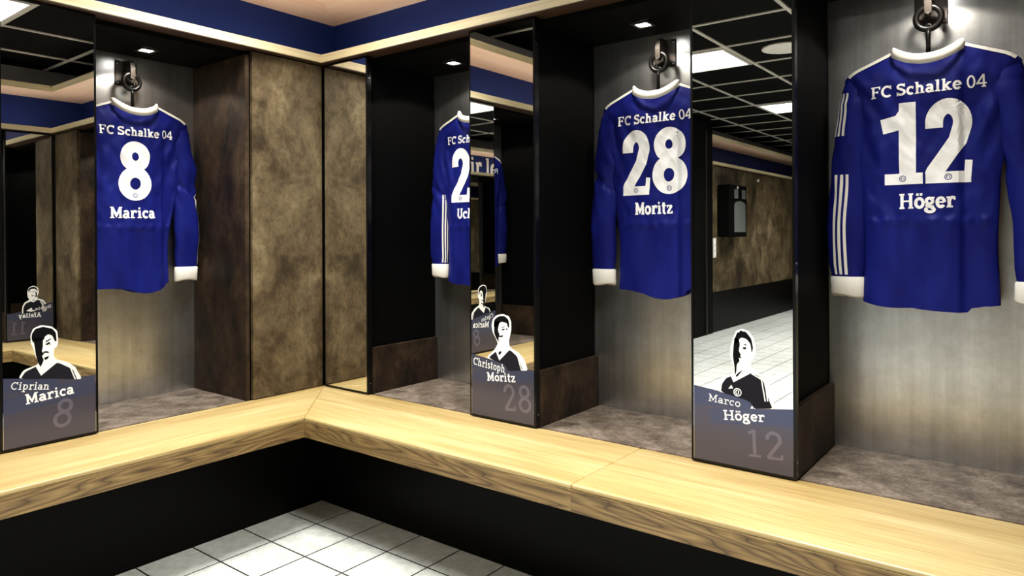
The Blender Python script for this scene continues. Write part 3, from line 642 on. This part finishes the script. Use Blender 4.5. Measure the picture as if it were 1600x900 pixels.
# ------------------------------------------------------------------ jerseys
def sstep(a, b, x):
    t = max(0., min(1., (x-a)/(b-a))); return t*t*(3-2*t)
def lerp_tab(tab, x):
    if x <= tab[0][0]: return tab[0][1]
    for (a, va), (b, vb) in zip(tab, tab[1:]):
        if x <= b: t = (x-a)/(b-a); t = t*t*(3-2*t); return va+(vb-va)*t
    return tab[-1][1]
HW = [(.93, .180), (1.10, .174), (1.28, .180), (1.42, .196), (1.52, .214), (1.60, .226), (1.67, .232)]
JY = .345
def jersey(frame, cx, label, number, name, club=True, seed=0, sleeves=((0., .0), (0., .0)), fold=.085, taper=(1., 1.)):
    """sleeves: for left and right (stripe angle in degrees towards the viewer, sideways bend)"""
    root = empty('jersey', (cx, JY, .925), label, 'jersey', 'blue jerseys on hangers', frame=frame)
    Z0 = .925
    def hw(z, x=1.): return lerp_tab(HW, z)*(1+((taper[1] if x > 0 else taper[0])-1)*sstep(1.42, 1.08, z))
    def ztop(x):
        a = abs(x)
        if a < .088: return 1.681+.036*(a/.088)**2.2
        return 1.717-(a-.088)*.40-max(0, a-.19)**2*9
    def zhem(x): return .930+.012*(x/.18)**2+.006*math.sin(x*23+seed)-.012*max(0, 1-((x-.05)/.09)**2)+ (.012 if x > fold+.02 else 0)*sstep(fold, fold+.03, x)
    rnd = Vector((seed*3.1, seed*1.7, seed*.9))
    def depth(x, z):
        u = max(-1., min(1., x/hw(z, x)))
        e = (1-u*u)**.42 if abs(u) < 1 else 0.
        d = .034*e*(.35+.65*sstep(0, .10, ztop(x)-z+.004))
        return d
    def wr(x, z):
        k = 1-sstep(1.15, 1.24, z); h = 0.
        # soft vertical folds in the skirt, gathers at the waist crease, diagonal drags on the back
        h += .0045*k*math.sin(x*34+1.3*math.sin(z*9+seed)+seed)*sstep(.16, .05, abs(x)-.0)
        cr = math.exp(-((z-1.192)/.012)**2); h += cr*(.0035+.0025*math.sin(x*150+seed*5))
        h += .0035*math.exp(-((z-1.205)/.03)**2)*noise.noise(Vector((x*40, z*14, 0))+rnd)
        n1 = noise.noise(Vector((x*9+z*5, z*3.5, .3))+rnd); n2 = noise.noise(Vector((x*26-z*17, z*9+x*12, .7))+rnd)
        n3 = noise.noise(Vector((x*26+z*20, z*9-x*12, 2.7))+rnd)
        mid = sstep(1.12, 1.25, z)
        n4 = noise.noise(Vector((x*60+z*45, z*22-x*30, 5.1))+rnd)
        h += (.006*n1+(.004*n2+.004*n3)*mid+.0012*n4*mid)
        # the long fold that runs down the right of the back
        h += .011*(sstep(fold-.006, fold+.010, x)-sstep(fold+.012, fold+.09, x))*-1*sstep(1.64, 1.5, z)
        # drags from collar and armpits
        for sx in (-1, 1):
            dx = x*sx-.15+(1.50-z)*.35
            h += .0045*math.sin(dx*95+seed)*math.exp(-((x*sx-.15)/.05)**2-((z-1.47)/.10)**2)
        return h*sstep(1.0, .86, abs(x)/hw(z, x))*sstep(0, .03, ztop(x)-z)
    def back_y(x, z): return -depth(x, z)-wr(x, z)
    def onback(x, z, lift=0.): return (x, back_y(x, z)-.0013-lift, z-Z0)
    # torso: one ring per height, back then front
    nu, nv = 72, 110; m = MB()
    ring = []
    us = [-1+2*i/nu for i in range(nu+1)]
    us = [math.sin(u*math.pi/2)*.75+u*.25 for u in us]
    for j in range(nv+1):
        v = j/nv
        for side in (0, 1):
            seq = us if side == 0 else us[-2:0:-1]
            for u in seq:
                x = u*hw(.93+.735*v, u); zt = ztop(x); zh = zhem(x)
                if side == 1 and abs(x) < .088: zt -= .07*(1-(x/.088)**2)
                z = zh+(zt-zh)*v
                y = back_y(x, z) if side == 0 else depth(x, z)*.9+.004*math.sin(x*40+seed)*(1-abs(u))
                m.v.append((x, y, z-Z0))
    L = 2*nu
    for j in range(nv):
        for i in range(L):
            i2 = (i+1) % L; m.f.append((j*L+i, j*L+i2, (j+1)*L+i2, (j+1)*L+i)); m.m.append(0)
    m.build('torso', M_['jersey'], root, True)
    # collar: white rib band round the neck opening
    m = MB(); n = 40; sec = 6
    cpts = []
    for i in range(n+1):
        t = math.pi*i/n; x = -.092*math.cos(t)
        cpts.append((x, -.010-.026*math.sin(t), 1.686+.036*(abs(x)/.092)**2.0-.008))
    for i in range(n+1):
        t = 2*math.pi*i/n
    loop = []
    for i in range(n+1): 
        t = math.pi*i/n; x = -.092*math.cos(t); loop.append((x, -.006-.034*math.sin(t)**.7, 1.6795+.035*(abs(x)/.092)**2.2))
    for i in range(1, n):
        t = math.pi*i/n; x = .092*math.cos(t); loop.append((x, -.006+.036*math.sin(t)**.7, 1.7145-.075*math.sin(t)))
    N = len(loop); H = .030
    for (x, y, z) in loop:
        ln = math.hypot(x, y); ox, oy = x/ln, y/ln
        for (a, b) in ((.0035, -H*.62), (.0045, -H*.2), (.001, H*.38), (-.004, H*.38), (-.004, -H*.62)):
            q = 1.0
            m.v.append((x+ox*a*q, y+oy*a*q, z+b-Z0))
    for i in range(N):
        i2 = (i+1) % N
        for k in range(5):
            k2 = (k+1) % 5; m.f.append((i*5+k, i2*5+k, i2*5+k2, i*5+k2)); m.m.append(0)
    m.build('collar', M_['white_rib'], root, True)
    # white piping along each shoulder seam
    for sx in (-1, 1):
        m = MB()
        for off, wd in ((.0065, .0095), (.027, .004)):
            pts = []
            for i in range(15):
                a = .096+(.218-.096)*i/14; pts.append((sx*a, ztop(a)-off))
            if sx < 0: pts.reverse()
            ribbon(m, pts, wd, onback, cols=2)
            if off > .01: pass
            break
        m.build('shoulder_stripe', M_['white_rib'], root, True)
    # sleeves
    CEN = [(1.668, .160), (1.640, .186), (1.60, .194), (1.56, .200), (1.45, .212), (1.33, .219), (1.17, .225), (1.018, .222)]
    for si, sx in ((0, -1), (1, 1)):
        ang, bend = sleeves[si]
        CE = [(a, b+bend*sstep(1.6, 1.1, a)) for a, b in CEN]
        AW = [(1.668, .034), (1.640, .046), (1.60, .049), (1.56, .051), (1.45, .054), (1.33, .052), (1.17, .056), (1.06, .053), (1.018, .048)]
        AD = [(1.668, .006), (1.640, .014), (1.60, .024), (1.56, .030), (1.45, .030), (1.33, .027), (1.17, .028), (1.018, .023)]
        tb = lambda tab, z: lerp_tab(sorted(tab), z)
        def spt(t, th, off=0., sx=sx, CE=CE):
            z = 1.668+(1.018-1.668)*t
            cxx = tb(CE, z)*sx; aw = tb(AW, z); ad = tb(AD, z)
            q = .0
            elbow = math.exp(-((z-1.38)/.09)**2)
            nn = noise.noise(Vector((math.cos(th)*1.1+sx*3, math.sin(th)*1.1, z*16+math.cos(th)*1.5))+rnd)
            n2 = noise.noise(Vector((math.cos(th)*.8+sx*7, math.sin(th)*.8, z*6))+rnd)
            el_ = (0. if seed == 1 else 1.)
            q = ((.005+.010*el_)*nn*(.2+elbow)+.006*n2-.012*el_*math.exp(-((z-1.36+.03*math.cos(th))/.012)**2))*sstep(0, .15, t)*sstep(1.0, .93, t)
            return (cxx+math.cos(th)*(aw+q+off), .004+math.sin(th)*(ad+q*.9+off), z-Z0-.0)
        m = MB(); ns, nt_ = 34, 60
        for i in range(nt_+1):
            for k in range(ns): m.v.append(spt(i/nt_, 2*math.pi*k/ns))
        for i in range(nt_):
            for k in range(ns):
                k2 = (k+1) % ns; m.f.append((i*ns+k, i*ns+k2, (i+1)*ns+k2, (i+1)*ns+k)); m.m.append(0)
        m.f.append(tuple(range(ns))); m.m.append(0)
        sl = m.build('sleeve', M_['jersey'], root, True)
        # cuff
        m = MB(); prof = ((0, .0), (.004, -.004), (.0035, -.03), (.0035, -.056), (.0, -.062), (-.008, -.058))
        for (off, dz) in prof:
            for k in range(ns):
                th = 2*math.pi*k/ns; p = spt(1, th, off)
                m.v.append((p[0]-sx*dz*-.04, p[1], p[2]+dz+.004*math.sin(th*2+seed+sx)*(dz < -.02)))
        for i in range(len(prof)-1):
            for k in range(ns):
                k2 = (k+1) % ns; m.f.append((i*ns+k, i*ns+k2, (i+1)*ns+k2, (i+1)*ns+k)); m.m.append(0)
        m.f.append(tuple((len(prof)-1)*ns+k for k in range(ns))); m.m.append(0)
        m.build('cuff', M_['white_rib'], sl, True)
        # three stripes down the sleeve, with a gap above the elbow
        a0 = -math.pi/2 + sx*R(ang)        # -90 deg looks at the viewer; positive angle = outward
        for s in (-1, 0, 1):
            m = MB()
            for (t0, t1, drift) in (((.10, .31, R(35)),) if -50 < ang < 120 else ())+((.50, .99, 0.),):
                n = 22; n0 = len(m.v)
                for i in range(n+1):
                    t = t0+(t1-t0)*i/n
                    z_ = 1.668+(1.018-1.668)*t; pit = .014/tb(AW, z_)
                    for c in (-.5, -.17, .17, .5):
                        th = a0+sx*drift*(1-i/n*.4)+s*pit*1.15+c*pit*.62
                        m.v.append(spt(t, th, .0012))
                for i in range(n):
                    for c in range(3):
                        q = n0+i*4+c; m.f.append((q, q+4, q+5, q+1) if True else ()); m.m.append(0)
            m.build('stripe', M_['white_rib'], sl, True)
    # prints on the back
    if club:
        m = MB(); write(m, 'FC Schalke 04', -.150, 1.572, .150, 1.575, .036, onback, .185, GL, .05, .004, 2); m.build('club_lettering', M_['white_print'], root)
    if number:
        Hh = .246; ws = [NUM[c][0]*Hh for c in number]; gap = .012; tot = sum(ws)+gap*(len(ws)-1); x = -tot/2
        if len(number) == 1: x -= .012
        for c, w_ in zip(number, ws):
            m = MB(); write(m, c, x, 1.304, x+w_, 1.304, Hh, onback, .185, NUM, 0, .008, 6, capser=.135)
            nb = m.build('number', M_['white_print'], root)
            m = MB(); ex = x+w_*(.5 if c != '8' else .5); ez = 1.304+(.017 if c != '8' else .021)
            f = lambda a, b, l=0.: onback(a, b, .0004+l)
            ribbon(m, arc(ex, ez, .0085, .0085, 0, 360), .0022, f, True, 1)
            ribbon(m, arc(ex-.001, ez, .003, .0045, 60, 300), .002, f, False, 1); ribbon(m, [(ex+.0035, ez-.004), (ex+.0035, ez+.004)], .002, f, False, 1)
            m.build('emblem', M_['jersey'], nb)
            x += w_+gap
    if name:
        wl = {'Höger': .146, 'Moritz': .152, 'Marica': .182}.get(name, .17)
        m = MB(); off = .0 if name != 'Marica' else -.02
        write(m, name, -wl/2+off, 1.229, wl/2+off, 1.231, .046, onback, .19, GL, .04, .004, 2); m.build('name_lettering', M_['white_print'], root)
    return root
def mount(frame, cx, label):
    root = empty('hanger_mount', (cx, DEPTH, 1.797), label, 'hook', 'hanger mounts on the locker backs', frame=frame)
    m = MB(); m.box(-.045, .045, -.006, 0, .0, .106); m.build('plate', M_['bracket'], root, bevel=.0015)
    for sx in (-.035, .035):
        for z in (.012, .094):
            m = MB(); m.tube([(sx, -.006, z), (sx, -.010, z)], .0055, 12); m.build('screw', M_['chrome'], root, True)
    m = MB()
    pts = [(0, -.006, .100), (0, -.05, .102), (0, -.066, .092), (0, -.070, .06), (0, -.068, .024)]
    n0 = len(m.v)
    w_ = .010
    for i, p in enumerate(pts):
        m.v += [(p[0]-w_, p[1], p[2]), (p[0]+w_, p[1], p[2]), (p[0]+w_, p[1]+.004, p[2]-(.004 if i < 3 else 0)), (p[0]-w_, p[1]+.004, p[2]-(.004 if i < 3 else 0))]
    for i in range(len(pts)-1):
        for k in range(4):
            k2 = (k+1) % 4; m.f.append((n0+i*4+k, n0+i*4+k2, n0+(i+1)*4+k2, n0+(i+1)*4+k)); m.m.append(0)
    m.f.append((n0, n0+3, n0+2, n0+1)); m.m.append(0); e = n0+4*(len(pts)-1); m.f.append((e, e+1, e+2, e+3)); m.m.append(0)
    m.tube([(0, -.068, .026), (0, -.05, .022), (0, -.040, .030), (0, -.042, .05)], .005, 10)
    m.build('strap', M_['bracket'], root, bevel=.0008)
    m = MB(); m.torus((0, -.055, .012), .034, .0092); m.build('ring', M_['iron'], root, True)
    return root
def hanger(frame, cx, label):
    root = empty('coat_hanger', (cx, JY+.012, 1.64), label, 'coat hanger', 'black coat hangers', frame=frame)
    m = MB(); m.tube([(0, 0, .045), (0, 0, .12), (0, .006, .134)], .0065, 12); m.torus((0, .006, .140), .008, .004, 1, 18, 8); m.build('stem', M_['iron'], root, True)
    m = MB(); pts = []
    for i in range(25):
        a = -1+2*i/24; pts.append((a*.195, 0, .052-.052*abs(a)**1.25-.004))
    m.tube(pts, [.0095]*25, 10); m.build('shoulder_bar', M_['iron'], root, True)
    return root
JER = [
 (BACK, 2.437, 'blue long-sleeved jersey number 12 hanging at the right edge, white sleeve stripes', '12', 'Höger', True, 1, ((18, .004), (90, .042)), .085, (1., 1.)),
 (BACK, 1.547, 'blue long-sleeved jersey number 28 between two mirrors, right half in a fold', '28', 'Moritz', True, 4, ((170, .012), (170, .0)), .100, (.90, 1.)),
 (BACK, .648, 'blue jersey partly hidden by the number 28 mirror, digit 2 and one sleeve showing', '22', 'Uchida', True, 7, ((-58, .004), (100, .0)), .09, (.93, 1.)),
 (LEFT, -.712, 'blue long-sleeved jersey number 8 in the left locker, bent right sleeve', '8', 'Marica', True, 10, ((150, .0), (88, .004)), .105, (1., .80)),
 (LEFT, -1.612, 'blue jersey of which only a sleeve shows in the number 28 mirror', '', '', True, 13, ((150, .0), (130, .0)), .09, (1., .9)),
]
WHERE = ['number 12 jersey', 'number 28 jersey', 'jersey right of the corner mirror', 'number 8 jersey', 'jersey seen only in the mirror']
for (fr, cx, lab, num, nm, club, sd, sl, fo, tp), wh in zip(JER, WHERE):
    mount(fr, cx, 'bronze wall plate with strap and black ring above the '+wh)
    hanger(fr, cx, 'black coat hanger carrying the '+wh)
    jersey(fr, cx, lab, num, nm, club, sd, sl, fo, tp)

# ------------------------------------------------------------------ ceiling lights and fittings seen in the mirrors
def lightpanel(ix, iy, label, power=1.):
    x0 = GX+TP*ix; y1 = GY+TP*iy
    if ix == 3: x0, y1 = GX2, GY2+TP*iy
    y0 = y1-TP; x1 = x0+TP
    root = empty('ceiling_light', ((x0+x1)/2, (y0+y1)/2, CEIL-.012), label, 'ceiling light', 'square ceiling light panels')
    a = TP/2-.012; b = a-.022; m = MB()
    for (p, q, r, s) in ((-a, a, -a, -b), (-a, a, b, a), (-a, -b, -b, b), (b, a, -b, b)): m.box(p, q, r, s, -.004, .011)
    m.build('frame', M_['tbar'], root); box_obj('diffuser', M_['lamp'], root, -b, b, -b, b, .0, .008)
    ld = bpy.data.lights.new('panel_lamp', 'AREA'); ld.shape = 'SQUARE'; ld.size = 2*b; ld.energy = PANEL_W*power; ld.spread = R(PANEL_SPREAD); ld.color = (1, .985, .94)
    lo = bpy.data.objects.new('panel_lamp', ld); COL.objects.link(lo); lo.parent = root; lo.location = (0, 0, -.002)
lightpanel(0, 0, 'square ceiling light panel over the inner corner, above the frame', .95)
lightpanel(3, 0, 'bright ceiling light panel seen at the top left in the left mirror', 1.15)
lightpanel(0, -4, 'nearer bright ceiling light panel seen in the number 12 mirror')
lightpanel(0, -8, 'farther bright ceiling light panel seen in the number 12 mirror')
lightpanel(3, -4, 'ceiling light panel behind the camera, nearer the mirrors', 1.5)
lightpanel(3, -8, 'ceiling light panel behind the camera, farther from the mirrors')
lightpanel(0, -12, 'ceiling light panel at the far end above the panelled wall')
root = empty('ceiling_speaker', (1.22, -3.09, CEIL-.014), 'round pale ceiling loudspeaker beside a light panel in the number 12 mirror', 'speaker')
m = MB(); m.tube([(0, 0, .014), (0, 0, .004), (0, 0, 0), (0, 0, -.003)], [.155, .155, .14, .12], 40); m.build('grille', M_['white_plastic'], root, True)

# wall cabinet, switch plate and sensor on the panelled wall
root = empty('wall_cabinet', (WX, -6.35, 1.11), 'black wall cabinet with arched grey window, seen in the number 12 mirror', 'cabinet', rz=R(90))
box_obj('case', M_['black'], root, -.28, .28, -.16, 0, 0, .62, bevel=.015)
m = MB(); pts = [(-.23, -.1615, .06), (.15, -.1615, .06), (.15, -.1615, .38)]+[(-.04+.19*math.cos(R(a)), -.1615, .38+.05*math.sin(R(a))) for a in range(0, 181, 15)]+[(-.23, -.1615, .38)]
pts = [p for i, p in enumerate(pts) if i == 0 or p != pts[i-1]]
m.poly(pts); m.build('window', M_['grey_window'], root)
m = MB()
m.poly([(-.23, -.1615, .46), (-.10, -.1615, .46), (-.10, -.1615, .57), (-.23, -.1615, .57)]); m.poly([(.02, -.1615, .46), (.15, -.1615, .46), (.15, -.1615, .57), (.02, -.1615, .57)]); m.build('upper_window', M_['grey_window'], root)
m = MB(); m.tube([(.05, -.16, .59), (.05, -.172, .59)], .016, 14); m.build('lock', M_['white_plastic'], root, True)
root = empty('switch_plate', (WX, -5.97, .87), 'white vertical strip of light switches below the black wall cabinet', 'switch', rz=R(90))
box_obj('plate', M_['white_plastic'], root, -.04, .04, -.012, 0, 0, .23, bevel=.003)
for k in range(3): box_obj('rocker', M_['paper_white'], root, -.026, .026, -.017, -.0115, .015+.07*k, .07+.07*k, bevel=.002)
m = MB(); m.tube([(0, -.025, 0), (0, 0, 0)], .02, 16); o = m.build('wall_sensor', M_['white_plastic'], None, True); o.location = (WX, -7.48, 1.86); o.rotation_euler = (0, 0, R(90)); tag(o, 'small round white sensor on the brown wall right of the black cabinet', 'sensor')

# slogan on the navy band above the opposite lockers (read through two mirrors)
m = MB(); write(m, 'Wir le', -.43, 0, .43, 0, .235, lambda x, z, l=0.: (x, -.002-l, z), .2, GL, .06, .05, 1)
o = m.build('band_lettering', M_['paper_white']); o.location = (W+.288, -5.20, ZT+.055); o.rotation_euler = (0, 0, R(-90)); tag(o, 'large white lettering on the navy band, seen small in the number 28 mirror', 'lettering')
